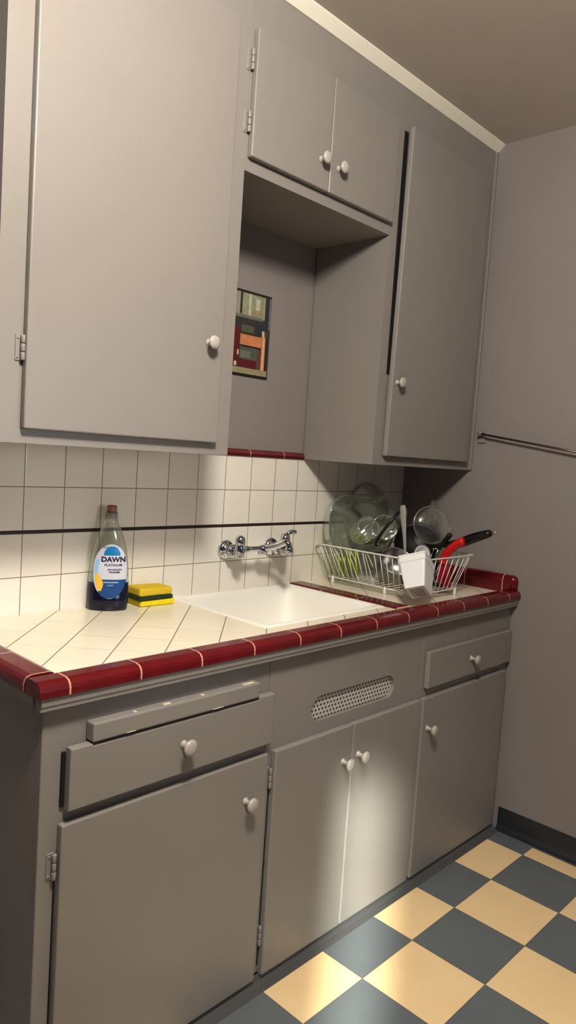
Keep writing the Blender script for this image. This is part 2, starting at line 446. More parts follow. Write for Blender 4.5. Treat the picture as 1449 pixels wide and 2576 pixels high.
# front edging profile (y, z)
prof = [(TY, .860), (TY, ZC+.006), (TY-.004, ZC+.0105), (TY-.012, ZC+.0125), (-.020, ZC+.0125), (-.031, ZC+.0095), (-.0365, ZC+.003), (-.0385, ZC-.004), (-.0385, .8625), (-.0365, .8605)]
b = bm_new(); prism(b, prof, 0, .592, L-.001)
P(obj('front_edging', b, RED_FRONT, ct), ct)
prof2 = [(.652, .860), (.652, ZC+.006), (.648, ZC+.0105), (.640, ZC+.0125), (.606, ZC+.0125), (.597, ZC+.0095), (.5925, ZC+.003), (.591, ZC-.004), (.591, .8625), (.593, .8605)]
b = bm_new(); prism(b, prof2, 1, TY+.0005, .507); P(obj('side_edging', b, RED_SIDE, ct), ct)
# border strip right of the sink
b = bm_new(); box(b, SX1+.001, SX1+.064, .045, .500, ZC-.006, ZC+.006, .004, 2)
P(obj('border_strip', b, RED_STRIP, ct), ct)
# upstand on right wall
b = bm_new()
prism(b, [(L, ZC+.001), (L-.020, ZC+.001), (L-.021, ZC+.04), (L-.019, ZC+.052), (L-.014, ZC+.060), (L-.007, ZC+.063), (L, ZC+.064)], 1, -.004, .499)
fs = lathe(b, [(0, 0), (.020, .0), (.021, .04), (.019, .052), (.013, .060), (0, .064)], Matrix.Translation((L-.0005, -.004, ZC+.001)), 20)
bmesh.ops.delete(b, geom=[v for v in b.verts if v.co.x > L+.001], context='VERTS')
P(obj('wall_upstand', b, RED_WALL, ct), ct)
# painted wood moulding under the edging
b = bm_new()
prism(b, [(F-.0005, .8595), (-.0335, .8595), (-.0335, .846), (-.031, .842), (-.031, .836), (-.024, .8325), (F-.0005, .8325)], 0, .598, L-.001)
prism(b, [(.6145, .8595), (.594, .8595), (.594, .846), (.5965, .842), (.5965, .836), (.603, .8325), (.6145, .8325)], 1, F, .507)
P(obj('apron_moulding', b, PAINT, ct), ct)

# ------------------------------------------------------------------ sink
sk = thing('kitchen_sink', 'white enamel sink set flush in the tiled counter', 'sink', (1.53, .29, ZC))
def rrect(x0, x1, y0, y1, r, z, n=8):
    p = []
    for cx_, cy_, a0 in ((x1-r, y1-r, 0), (x0+r, y1-r, 90), (x0+r, y0+r, 180), (x1-r, y0+r, 270)):
        for i in range(n+1):
            a = math.radians(a0+90*i/n); p.append(Vector((cx_+r*math.cos(a), cy_+r*math.sin(a), z)))
    return p
b = bm_new(); loops = []
g = .003
for ins, dz, r in ((g, -.012, .006), (g, .0, .006), (g+.003, .003, .008), (g+.012, .0035, .014), (g+.019, .001, .03), (g+.024, -.008, .045), (g+.03, -.06, .06), (g+.045, -.14, .075), (g+.075, -.165, .08), (g+.14, -.172, .06)):
    loops.append([b.verts.new(v) for v in rrect(SX0+ins, SX1-ins, SY0+ins, SY1-ins*.9, r, ZC+dz)])
for a_, c_ in zip(loops, loops[1:]):
    n = len(a_)
    for i in range(n): b.faces.new((a_[i], a_[(i+1) % n], c_[(i+1) % n], c_[i]))
b.faces.new(loops[-1])
bmesh.ops.recalc_face_normals(b, faces=b.faces)
P(obj('basin', b, ENAMEL, sk, True), sk)
b = bm_new(); lathe(b, [(0, .001), (.02, .001), (.03, .004), (.042, .004), (.045, .0)], Matrix.Translation((1.53, .29, ZC-.1715)), 24)
P(obj('drain', b, CHROME, sk, True), sk)

# ------------------------------------------------------------------ backsplash
bp = thing('tile_backsplash', 'cream square tile backsplash with a thin black line', 'tiles', (1.5, W, ZC))
b = bm_new(); box(b, .598, L-.0005, W, .5118, 1.0918, UB); P(obj('upper_tiles', b, TILE_HI, bp), bp)
b = bm_new(); box(b, .598, L-.0005, W, .5118, ZC-.02, 1.0838); P(obj('lower_tiles', b, TILE_LO, bp), bp)
b = bm_new(); box(b, .598, L-.0005, W-.0008, .5118, 1.0850, 1.0906); P(obj('liner', b, BLACKLINE, bp), bp)
b = bm_new(); prism(b, [(.5118, UB+.0005), (W-.006, UB+.0005), (W-.008, UB+.008), (W-.005, UB+.016), (.5118, UB+.021)], 0, XS+.001, XR-.001)
P(obj('red_cap', b, RED_CAP, bp), bp)

# ------------------------------------------------------------------ faucet
fc = thing('wall_faucet', 'chrome two-valve faucet mounted on the tiles over the sink', 'faucet', (1.58, W, 1.01))
FZ = 1.012; FL, FR, FY = 1.49, 1.69, .440
def Mdir(p, q):
    d = Vector(q)-Vector(p); return Matrix.Translation(p) @ d.to_track_quat('Z', 'Y').to_matrix().to_4x4(), d.length
def lz(bm, p, q, prof, seg=24):
    M, ln = Mdir(p, q); lathe(bm, prof, M, seg)
for x in (FL, FR):
    b = bm_new()
    lz(b, (x, W, FZ), (x, W-.1, FZ), [(0, 0), (.031, 0), (.032, .003), (.029, .010), (.024, .015), (.017, .017), (.016, .030), (.021, .031), (.021, .042), (.014, .044), (0, .044)], 24)
    P(obj('flange', b, CHROME, fc, True), fc)
b = bm_new()
tube(b, [(FL, W-.04, FZ), (FL, FY, FZ+.004), (FL+.004, FY-.003, FZ+.006)], .013, 14)
tube(b, [(FR, W-.04, FZ), (FR, FY, FZ+.004), (FR-.004, FY-.003, FZ+.006)], .013, 14)
tube(b, [(FL, FY, FZ+.008), (FL+.05, FY, FZ+.008), (FL+.07, FY, FZ+.008), (FR-.07, FY, FZ+.008), (FR-.05, FY, FZ+.008), (FR, FY, FZ+.008)], [.014, .009, .0085, .0085, .010, .015], 14)
lz(b, (1.59, FY, FZ-.012), (1.59, FY, FZ+.04), [(0, 0), (.012, 0), (.016, .004), (.016, .022), (.012, .03), (0, .032)])
P(obj('bridge', b, CHROME, fc, True), fc)
for x in (FL, FR):
    b = bm_new()
    lz(b, (x, FY, FZ-.018), (x, FY, FZ+.1), [(0, 0), (.013, 0), (.0155, .003), (.0155, .038), (.0145, .040), (.0165, .044), (.0165, .056), (.013, .066), (.006, .071), (0, .072)])
    P(obj('valve', b, CHROME, fc, True), fc)
b = bm_new()
tube(b, smooth_pts([(FR, FY, FZ+.044), (FR+.008, FY-.006, FZ+.054), (FR+.018, FY-.010, FZ+.059), (FR+.032, FY-.016, FZ+.058)]), .0075, 10)
P(obj('handle', b, CHROME, fc, True), fc)
b = bm_new()
sp = smooth_pts([(1.59, FY, FZ+.010), (1.597, FY-.018, FZ+.012), (1.608, FY-.045, FZ+.022), (1.616, FY-.068, FZ+.034), (1.620, FY-.080, FZ+.033), (1.622, FY-.085, FZ+.018)])
tube(b, sp, .0105, 14)
lz(b, sp[-1], sp[-1]+Vector((0, -.001, -.02)), [(0, -.002), (.0125, -.002), (.0135, .002), (.0135, .014), (.011, .017), (0, .017)])
P(obj('spout', b, CHROME, fc, True), fc)

# ------------------------------------------------------------------ soap bottle
BO = Vector((1.042, .464, ZC+.0005)); BR = math.radians(-32)
bt = thing('dish_soap_bottle', 'clear dish soap bottle with dark blue liquid beside the sponges', 'bottle', BO, BR)
bprof = [(0, 0), (.047, 0), (.0515, .004), (.053, .02), (.053, .075), (.0515, .105), (.048, .135), (.0445, .16), (.040, .18), (.034, .198), (.027, .215), (.021, .229), (.0178, .238), (.0172, .244), (0, .244)]
DY = .56
def bdep(z): return DY + (.92-DY)*max(0, min(1, (z-.17)/.065))
def bottle_loft(bm, prof, seg=40, k=1.0):
    rings = []
    for r, z in prof:
        if r < 1e-6: rings.append([bm.verts.new((0, 0, z))]); continue
        rings.append([bm.verts.new((r*k*math.cos(2*PI*i/seg), r*k*bdep(z)*math.sin(2*PI*i/seg), z)) for i in range(seg)])
    for a_, c_ in zip(rings, rings[1:]):
        for i in range(seg):
            j = (i+1) % seg
            if len(a_) == 1: bm.faces.new((a_[0], c_[j], c_[i]))
            elif len(c_) == 1: bm.faces.new((a_[i], a_[j], c_[0]))
            else: bm.faces.new((a_[i], a_[j], c_[j], c_[i]))
    bmesh.ops.recalc_face_normals(bm, faces=bm.faces)
b = bm_new(); bottle_loft(b, [(.0525, .0752)]+[q for q in bprof if q[1] > .08]); obj('bottle_body', b, BOTTLEP, bt, True)
LIQ = mat_simple('dark_blue_soap', srgb(16, 18, 40), .2, var=.1)
b = bm_new(); bottle_loft(b, [(0, 0), (.047, 0), (.0515, .004), (.053, .02), (.053, .0745), (0, .0748)]); obj('liquid', b, LIQ, bt, True)
b = bm_new(); lathe(b, [(0, .2445), (.0165, .2445), (.0165, .252), (.0155, .256), (.0155, .262), (0, .262)], seg=24)
obj('collar', b, GREYP, bt, True)
b = bm_new(); lathe(b, [(0, .2622), (.013, .2622), (.0135, .266), (.0135, .276), (.0115, .280), (0, .281)], seg=24)
obj('cap', b, mat_simple('dull_red_cap', srgb(170, 104, 108), .4), bt, True)
def brad(z):
    for (r0, z0), (r1, z1) in zip(bprof, bprof[1:]):
        if z0 <= z <= z1 and z1 > z0: return r0+(r1-r0)*(z-z0)/(z1-z0)
    return .05
def on_bottle(s, z, off):
    """s = arc coordinate across the front (m), front faces local -Y"""
    z = z+.007; r = brad(z)+off
    x = max(-.97*r, min(.97*r, s)); a = math.acos(max(-1, min(1, x/r)))
    return Vector((r*math.cos(a), -r*bdep(z)*math.sin(a)-off*.6, z))
def label_patch(fn, mat, off, name, parent, zs, ns=22):
    """fn(z)->(s0,s1)"""
    bm = bm_new(); rows = []
    for z in zs:
        s0, s1 = fn(z); rows.append([bm.verts.new(on_bottle(s0+(s1-s0)*i/ns, z, off)) for i in range(ns+1)])
    for a_, c_ in zip(rows, rows[1:]):
        for i in range(ns): bm.faces.new((a_[i], a_[i+1], c_[i+1], c_[i]))
    return obj(name, bm, mat, parent, True)
def lin(a, b_, n): return [a+(b_-a)*i/n for i in range(n+1)]
LC, LW, LZ0, LZ1 = .004, .044, .026, .172
def lab(z):
    t = (z-LZ0)/(LZ1-LZ0); w = LW*math.sqrt(max(0, 1-abs(2*t-1)**2.3)); return (LC-w-.001*(1-t), LC+w*.96)
LWHITE = mat_simple('label_white', srgb(206, 208, 220), .35, var=.03)
LNAVY = mat_simple('label_blue', srgb(26, 74, 132), .35, var=.15)
LSKY = mat_simple('label_sky', srgb(30, 120, 178), .35, var=.2)
LTXT = mat_simple('label_ink', srgb(26, 28, 62), .4, var=.02)
LYEL = mat_simple('label_yellow', srgb(236, 190, 70), .4, var=.2)
LPALE = mat_simple('label_paleblue', srgb(150, 196, 236), .4, var=.1)
lb = label_patch(lab, LWHITE, .0006, 'label', bt, lin(LZ0+.0005, LZ1-.0005, 30))
def lab_low(z): s0, s1 = lab(z); return (max(s0, -.018-(.075-z)*.3), s1)
label_patch(lab_low, LNAVY, .0010, 'label_band', lb, lin(LZ0+.0015, .078, 12))
def dome(z): t = (z-.142)/.024; w = .0215*math.sqrt(max(0, 1-t*t)); return (.006-w, .006+w)
label_patch(dome, LSKY, .0011, 'label_dome', lb, lin(.142, .1655, 10))
def pale(z): s0, s1 = lab(z); return (s0+.003, s0+.012)
label_patch(pale, LPALE, .0010, 'label_tint', lb, lin(.085, .13, 8), 6)
def yel(z): s0, s1 = lab(z); t = (z-.045)/.05; return (s0+.003+.002*t, s0+.003+.0045+.016*math.sin(PI*min(1, max(0.05, t))))
label_patch(yel, LYEL, .0013, 'label_picture', lb, lin(.047, .094, 10), 6)
def text_on(txt, sc, zc, size, mat, name, bold=0, off=.0014, sx=1.0):
    cu = bpy.data.curves.new(name, 'FONT'); cu.body = txt; cu.size = size; cu.align_x = 'CENTER'; cu.align_y = 'CENTER'
    cu.offset = bold; cu.resolution_u = 3
    to = bpy.data.objects.new('t', cu); C.objects.link(to)
    dg = bpy.context.evaluated_depsgraph_get(); dg.update()
    me = bpy.data.meshes.new_from_object(to.evaluated_get(dg))
    bpy.data.objects.remove(to); bpy.data.curves.remove(cu)
    bm = bm_new(); bm.from_mesh(me); bpy.data.meshes.remove(me)
    bmesh.ops.subdivide_edges(bm, edges=[e for e in bm.edges if e.calc_length() > size*.3], cuts=2)
    for v in bm.verts: v.co = on_bottle(sc+v.co.x*sx, zc+v.co.y, off)
    return obj(name, bm, mat, lb)
text_on('DAWN', .010, .131, .0185, LTXT, 'label_lettering', .0006, sx=1.06)
text_on('PLATINUM', .010, .1165, .0088, LTXT, 'label_lettering', .0001, sx=1.08)
text_on('ADVANCED', .014, .1045, .0062, LTXT, 'label_lettering', .0001, sx=1.12)
text_on('POWER', .014, .0975, .0062, LTXT, 'label_lettering', .0002, sx=1.3)
LTW = mat_simple('label_white_ink', srgb(206, 224, 240), .4, var=.02)
text_on('DISHWASHING', .006, .0705, .0056, LTW, 'label_lettering', .0001)
text_on('LIQUID', .004, .0625, .005, LTW, 'label_lettering')

# ------------------------------------------------------------------ sponges
def sponge_block(bm, lx, ly, z0, z1, bev=.004):
    box(bm, -lx/2, lx/2, -ly/2, ly/2, z0, z1, bev, 2)
s1 = thing('sponge', 'bright yellow sponge lying flat on the counter under another sponge', 'sponge', (1.187, .4665, ZC+.0005), math.radians(-3))
b = bm_new(); sponge_block(b, .112, .068, 0, .017); obj('foam', b, SPY, s1)
s2 = thing('sponge', 'ochre yellow sponge with dark green pad on top of another sponge', 'sponge', (1.179, .4655, ZC+.018), math.radians(-1))
b = bm_new(); sponge_block(b, .112, .07, 0, .011, .003); obj('scouring_pad', b, SCOUR, s2)
b = bm_new(); sponge_block(b, .110, .068, .0112, .034, .006)
for v in b.verts:
    if v.co.z > .02: v.co.z += .0025*math.sin(v.co.x*60)+.002*(v.co.x/.05)*-1
obj('foam', b, SPO, s2)

# ------------------------------------------------------------------ picture in the niche
pc = thing('picture_print', 'small unframed print with brown wooden furniture in the niche', 'picture', (1.555, .5112, 1.69))
cols = {'k': (30, 26, 26), 'g': (150, 150, 122), 'l': (186, 190, 170), 'n': (44, 50, 62), 'd': (58, 54, 50), 'o': (196, 128, 84), 'r': (92, 26, 32), 'e': (84, 90, 74), 's': (150, 142, 108), 'w': (206, 180, 150), 'b': (96, 72, 56), 'm': (112, 112, 100)}
keys = list(cols); pm = [mat_simple('print_'+q, srgb(*cols[q]), .4, var=.3, nscale=70) for q in keys]
PX0, PX1, PZ0, PZ1 = 1.452, 1.628, 1.560, 1.823
b = bm_new(); lay = [0]
def pr_(x0, x1, z0, z1, kx):
    """fractions of the print; u to right, v up"""
    lay[0] += 1; y = .5105-.00004*lay[0]
    X = lambda u: PX0+(PX1-PX0)*u; Z = lambda v: PZ0+(PZ1-PZ0)*v
    vs = [b.verts.new((X(x0), y, Z(z0))), b.verts.new((X(x1), y, Z(z0))), b.verts.new((X(x1), y, Z(z1))), b.verts.new((X(x0), y, Z(z1)))]
    f = b.faces.new(vs); f.material_index = keys.index(kx)
box(b, PX0, PX1, .5105, .5119, PZ0, PZ1, 0, mi=keys.index('k'))
pr_(0, 1, .02, .98, 'd')
pr_(0, .98, .70, .97, 'g'); pr_(.0, .14, .72, .97, 'm'); pr_(.24, .29, .72, .97, 'n'); pr_(.45, .50, .72, .97, 'l'); pr_(.62, .72, .77, .93, 'l'); pr_(.74, .80, .71, .97, 's')
pr_(.85, .95, .60, .97, 'n'); pr_(.95, .99, .6, .97, 'm'); pr_(.0, .8, .68, .715, 'm'); pr_(.5, .75, .72, .80, 's')
pr_(.10, .85, .50, .68, 'd'); pr_(.3, .6, .52, .60, 'e'); pr_(.66, .84, .5, .64, 'n')
pr_(.12, .27, .14, .56, 'r'); pr_(0, .12, .12, .6, 'k')
pr_(.28, .80, .36, .49, 'o'); pr_(.28, .80, .345, .365, 'k')
pr_(.28, .74, .16, .345, 'e'); pr_(.30, .55, .22, .30, 'm'); pr_(.28, .74, .10, .20, 'r'); pr_(.70, .78, .10, .34, 'b')
pr_(.80, .90, .08, .52, 'o'); pr_(.90, .94, .08, .5, 'k'); pr_(.80, .86, .50, .57, 'w'); pr_(.87, .93, .50, .56, 'b'); pr_(.83, .87, .08, .5, 'w')
pr_(.22, .26, .24, .30, 'w'); pr_(.16, .22, .11, .16, 'w')
pr_(0, .97, .03, .10, 's'); pr_(0, .97, .0, .03, 'k')
P(obj('print_sheet', b, pm, pc), pc)

# ------------------------------------------------------------------ towel bar on right wall
tb = thing('towel_bar', 'thin metal towel bar on the right wall beside the upper cabinet', 'towel bar', (L, .17, 1.45))
b = bm_new(); box(b, L-.006, L-.0005, .155, .185, 1.415, 1.465, .002, 2)
tube(b, [(L-.004, .168, 1.449), (L-.03, .168, 1.449)], .008, 12)
P(obj('bracket', b, WALLP, tb), tb)
b = bm_new(); tube(b, [(L-.026, .175, 1.4495), (L-.030, -.36, 1.374)], .0042, 10)
P(obj('rod', b, METALD, tb), tb)
b = bm_new(); box(b, L-.006, L-.0005, -.372, -.342, 1.345, 1.395, .002, 2)
tube(b, [(L-.004, -.357, 1.374), (L-.034, -.357, 1.374)], .008, 12)
P(obj('bracket', b, WALLP, tb), tb)

# ------------------------------------------------------------------ dish rack
RT0, RT1, RY0, RY1, RZ = 1.893, 2.255, .055, .492, 1.018      # top rim
RB0, RB1, RB2, RB3, RZ0 = 1.948, 2.205, .085, .468, .900        # bottom rim
rk = thing('dish_rack', 'white wire dish rack on the counter right of the sink', 'dish rack', (2.09, .28, ZC))
def rim_pts(x0, x1, y0, y1, z, r=.025, n=5):
    p = rrect(x0, x1, y0, y1, r, z, n); return p+[p[0]]
b = bm_new()
tube(b, rim_pts(RT0, RT1, RY0, RY1, RZ), .0028, 8); P(obj('top_rim', b, WIRE, rk, True), rk)
b = bm_new()
tube(b, rim_pts(RB0, RB1, RB2, RB3, RZ0, .02), .0024, 8)
for i in range(1, 14):
    y = RB2+(RB3-RB2)*i/14; tube(b, [(RB0, y, RZ0), (RB1, y, RZ0)], .0016, 6)
tube(b, [((RB0+RB1)/2, RB2, RZ0-.003), ((RB0+RB1)/2, RB3, RZ0-.003)], .0024, 6)
P(obj('base_grid', b, WIRE, rk, True), rk)
def lerp(a, c, t): return a+(c-a)*t
def side_wire(p, q, bent=None):
    bm = bm_new(); p, q = Vector(p), Vector(q)
    if bent is None: tube(bm, [p, q], .0018, 6)
    else:
        k = Vector(bent); m1 = p.lerp(q, .42)
        tube(bm, smooth_pts([p, p.lerp(q, .08), m1, q], 4), .0018, 6)
        e = p.lerp(q, .42)+k*.9
        tube(bm, smooth_pts([p+k*.5, p.lerp(q, .08)+k*.55, e], 4), .0018, 6)
    P(obj('side_wire', bm, WIRE, rk, True), rk)
N = 18
for i in range(1, N):
    t = i/N; yt, yb = lerp(RY1, RY0, t), lerp(RB3, RB2, t)
    bent = (.0, -.022, 0) if i in (4, 7, 10) else None
    if bent: side_wire((RT0, yt+.016, RZ), (RB0, yb, RZ0), bent)
    else: side_wire((RT0, yt, RZ), (RB0, yb, RZ0))
    side_wire((RT1, yt, RZ), (RB1, yb, RZ0))
for i in range(1, 10):
    t = i/10; xt, xb = lerp(RT0, RT1, t), lerp(RB0, RB1, t)
    side_wire((xt, RY0, RZ), (xb, RB2, RZ0)); side_wire((xt, RY1, RZ), (xb, RB3, RZ0))
for x, y in ((RB0, RB3-.03), (RB0, .21), (RB1-.02, RB2), (RB1, .21), (RB1, RB3-.03)):
    b = bm_new(); lathe(b, [(0, ZC), (.006, ZC), (.0055, ZC+.008), (.0042, RZ0+.004), (0, RZ0+.006)], Matrix.Translation((x, y, 0)), 12)
    P(obj('foot', b, WIRE, rk, True), rk)

# cutlery cup hooked on the front corner, base swung out toward the room
cup = thing('cutlery_cup', 'white plastic cutlery cup hanging on the front of the dish rack', 'cutlery holder', (1.889, .055, 1.014))
CUPROT = Matrix.Rotation(math.radians(-14), 4, 'Z')
def cup_loops(bm, specs, n=5):
    loops = []
    for hw, hd, r, z in specs:
        loops.append([bm.verts.new(Vector((v.x, v.y, z))) for v in rrect(-hw, hw, -hd, hd, r, 0, n)])
    for a_, c_ in zip(loops, loops[1:]):
        k = len(a_)
        for i in range(k): bm.faces.new((a_[i], a_[(i+1) % k], c_[(i+1) % k], c_[i]))
    return loops
b = bm_new()
K_ = 1.17
lp = cup_loops(b, [(p[0]*K_, p[1]*K_, p[2], p[3]*.93) for p in [(.031, .026, .004, -.112), (.032, .027, .005, -.110), (.0415, .0355, .007, -.022), (.0435, .0375, .007, -.020), (.0435, .0375, .007, -.014), (.0425, .0365, .007, -.012), (.043, .037, .007, .0), (.0445, .0385, .007, .002), (.0445, .0385, .007, .006), (.041, .035, .006, .006), (.040, .034, .006, -.01), (.030, .025, .004, -.108)]])
b.faces.new(lp[0][::-1]); b.faces.new(lp[-1])
bmesh.ops.recalc_face_normals(b, faces=b.faces)
cupb = obj('cup_body', b, CUPW, cup)
b = bm_new()
for i in range(-3, 4):
    for j in range(-2, 3): box(b, i*.0075-.002, i*.0075+.002, j*.0085-.0025, j*.0085+.0025, -.1048, -.1042)
obj('drain_holes', b, mat_simple('drain_grey', srgb(150, 148, 146), .6), cupb)
cup.rotation_mode = 'QUATERNION'
ax = Vector((.69, -.724, 0))     # horizontal axis across the view
cup.rotation_quaternion = Matrix.Rotation(math.radians(-38), 3, ax).to_quaternion() @ Matrix.Rotation(math.radians(15), 3, 'Z').to_quaternion()

# ------------------------------------------------------------------ dishes in the rack
def standing(name, label, cat, loc, normal, up=(0, 0, 1), group=None):
    """Empty whose local +Z looks along normal and local +Y leans toward up"""
    z = Vector(normal).normalized(); y = (Vector(up)-z*Vector(up).dot(z)).normalized(); x = y.cross(z)
    o = thing(name, label, cat, loc, 0, group)
    o.rotation_mode = 'QUATERNION'
    o.rotation_quaternion = Matrix((x, y, z)).transposed().to_quaternion()
    return o
# glass baking dish standing on its long side, open side to the room
gd = standing('glass_baking_dish', 'clear glass baking dish standing at the back left of the rack', 'dish', (2.055, .424, 1.088), (-.10, -1, .10))
b = bm_new()
def dish_loops(bm, specs, n=8):
    loops = []
    for hw, hh, r, z in specs: loops.append([bm.verts.new(Vector((v.x, v.y, z))) for v in rrect(-hw, hw, -hh, hh, r, 0, n)])
    for a_, c_ in zip(loops, loops[1:]):
        k = len(a_)
        for i in range(k): bm.faces.new((a_[i], a_[(i+1) % k], c_[(i+1) % k], c_[i]))
    return loops
lp = dish_loops(b, [(.165, .104, .085, .022), (.168, .107, .087, .024), (.168, .107, .087, .018), (.158, .097, .08, .014), (.150, .089, .07, -.026), (.140, .079, .06, -.030)])
b.faces.new(lp[-1]); bmesh.ops.recalc_face_normals(b, faces=b.faces)
lp2 = dish_loops(b, [(.165, .104, .085, .022), (.155, .094, .078, .012), (.147, .086, .068, -.022), (.137, .076, .058, -.026)])
b.faces.new(lp2[-1])
obj('dish_body', b, GLASS, gd, True)
b = bm_new(); tube(b, [Vector((v.x, v.y, .022)) for v in rrect(-.1665, .1665, -.1055, .1055, .086, 0, 8)]+[Vector((v.x, v.y, .022)) for v in rrect(-.1665, .1665, -.1055, .1055, .086, 0, 8)][:1], .004, 8)
obj('dish_rim', b, mat_glass('glass_rim', (.55, .6, .52, 1), .5, .3, .1), gd, True)

def glass_lid(name, label, loc, normal, r, mat, rimmat, dome=.03, knobm=None, group=None, up=(0, 0, 1), rr=.003):
    o = standing(name, label, 'lid', loc, normal, up, group)
    bm = bm_new()
    prof = [(0, dome)]+[(r*math.sin(a), dome*math.cos(a)) for a in (i*PI/2/10 for i in range(1, 11))]
    lathe(bm, prof, seg=40); obj('glass_disc', bm, mat, o, True)
    bm = bm_new(); tube(bm, [(r*math.cos(2*PI*i/48), r*math.sin(2*PI*i/48), 0) for i in range(49)], rr, 8, cap=False)
    obj('disc_rim', bm, rimmat, o, True)
    if knobm:
        bm = bm_new(); lathe(bm, [(0, dome+.001), (.008, dome+.001), (.008, dome+.012), (.018, dome+.016), (.019, dome+.024), (.012, dome+.029), (0, dome+.03)], seg=20)
        obj('cover_knob', bm, knobm, o, True)
    return o
RIMG = mat_glass('rim_glass', (.5, .48, .44, 1), .5, .3, .15)
glass_lid('glass_platter', 'largest round clear glass platter, at the back against the tiles', (2.19, .490, 1.105), (-.02, -1, .06), .128, GLASS2, RIMG, .008)
glass_lid('pot_cover', 'round glass pot cover with black rim seen edge-on, beside the grey spatula', (2.105, .315, 1.092), (.30, -.76, -.53), .086, GLASS2, BLACKP, .028, None, up=(.3, -.4, .82), rr=.0055)
glass_lid('glass_plate', 'clear round glass plate above the black frying pan', (2.235, .23, 1.105), (-.6, -.75, .25), .068, GLASS2, RIMG, .02)
# cut glass tumblers
def tumbler(label, loc, axis, r=.042, h=.085):
    o = standing('crystal_tumbler', label, 'glass', loc, axis, (0, .3, 1), 'crystal tumblers in the rack')
    bm = bm_new(); seg = 32
    prof = [(0, 0), (r*.8, 0), (r*.86, .006), (r*.93, h*.5), (r, h), (r*.93, h), (r*.86, h*.5), (r*.76, .012), (0, .012)]
    lathe(bm, prof, seg=seg)
    for v in bm.verts:
        rad = math.hypot(v.co.x, v.co.y)
        if rad > r*.7 and .003 < v.co.z < h*.8:
            a = math.atan2(v.co.y, v.co.x); k = 1+.05*(1 if round(a/(2*PI)*seg) % 2 else -1); v.co.x *= k; v.co.y *= k
    for f in bm.faces: f.smooth = False
    obj('tumbler_body', bm, CUTGLASS, o)
    bm = bm_new(); tube(bm, [(r*.965*math.cos(2*PI*i/40), r*.965*math.sin(2*PI*i/40), h) for i in range(41)], .002, 6, cap=False)
    obj('tumbler_rim', bm, mat_glass('tumbler_rim_glass', (.8, .82, .78, 1), .6, .5, .1), o, True)
tumbler('crystal tumbler tilted toward the room, left of the other tumbler', (2.03, .405, 1.05), (-.35, -.8, .45))
tumbler('crystal tumbler with round mouth facing out, nearer the leaning lid', (2.115, .37, 1.07), (-.65, -.72, .25), .046, .08)
# steel saucepan lying in the rack
sp_ = standing('saucepan', 'steel saucepan lying low behind the rack wires', 'pot', (2.075, .265, .955), (-.35, -.55, .75))
b = bm_new(); lathe(b, [(0, -.045), (.052, -.045), (.060, -.038), (.062, .03), (.065, .032), (.063, .034), (.059, .03), (.057, -.036), (0, -.041)], seg=36)
obj('pan_body', b, STEEL, sp_, True)
b = bm_new(); tube(b, smooth_pts([(.06, .0, .02), (.085, .0, .028), (.13, 0, .03)]), .007, 10, flat=.6); obj('pan_handle', b, BLACKP, sp_, True)
# black frying pan leaning, handle pointing to the room
fp = standing('frying_pan', 'black frying pan leaning in the rack with its handle sticking out right', 'pan', (2.235, .285, 1.02), (-.62, -.45, .5), (0, 0, 1))
b = bm_new(); lathe(b, [(0, -.018), (.062, -.018), (.078, .012), (.086, .02), (.085, .023), (.076, .015), (.061, -.014), (0, -.014)], seg=40)
obj('pan_body', b, BLACKPAN, fp, True)
Minv = (Matrix.Translation(fp.location) @ fp.rotation_quaternion.to_matrix().to_4x4()).inverted()
def loc_pts(M, pts): return [M @ Vector(p) for p in pts]
hp = smooth_pts([(2.215, .225, 1.028), (2.215, .16, 1.040), (2.21, .10, 1.055), (2.205, .04, 1.082), (2.20, -.022, 1.107)], 5)
b = bm_new(); n = len(hp)
tube(b, loc_pts(Minv, hp), [.008+.0095*math.sin(PI*min(1, max(0, (i/(n-1)-.25)/.8)))**.6 if i/(n-1) > .25 else .008 for i in range(n)], 12)
obj('pan_handle', b, BLACKP, fp, True)
b = bm_new(); tube(b, loc_pts(Minv, [(2.20, -.022, 1.107), (2.199, -.045, 1.112)]), [.003, .0025], 8); obj('hanging_tip', b, STEEL, fp, True)
# red handled tool
rt = thing('red_spatula', 'red plastic spatula standing in the rack beside the cutlery cup', 'utensil', (2.15, .10, .905))
b = bm_new()
hp = smooth_pts([(2.16, .128, .985), (2.16, .118, 1.012), (2.155, .098, 1.036), (2.15, .065, 1.062), (2.147, .045, 1.070)], 5)
tube(b, hp, .0155, 12, flat=.75); P(obj('handle', b, REDP, rt, True), rt)
b = bm_new()
prism(b, [(.09, .906), (.135, .906), (.142, .95), (.137, .985), (.108, .99), (.093, .95)], 0, 2.158, 2.166)
P(obj('blade', b, mat_simple('red_blade', srgb(150, 20, 34), .4), rt), rt)
# second black handle
bh = thing('ladle', 'small black-handled ladle between the red spatula and frying pan', 'utensil', (2.19, .2, .91))
b = bm_new(); tube(b, smooth_pts([(2.21, .175, 1.028), (2.205, .155, 1.052), (2.20, .13, 1.083)]), .0105, 12, flat=.8); P(obj('handle', b, BLACKP, bh, True), bh)
b = bm_new(); tube(b, [(2.21, .178, 1.03), (2.215, .2, .96)], .004, 8); P(obj('stem', b, STEEL, bh, True), bh)
b = bm_new(); lathe(b, [(0, -.026), (.015, -.022), (.026, -.012), (.031, .0), (.029, 0), (.024, -.011), (.014, -.02), (0, -.023)], Matrix.Translation((2.215, .2, .947)), 20)
P(obj('ladle_bowl', b, STEEL, bh, True), bh)
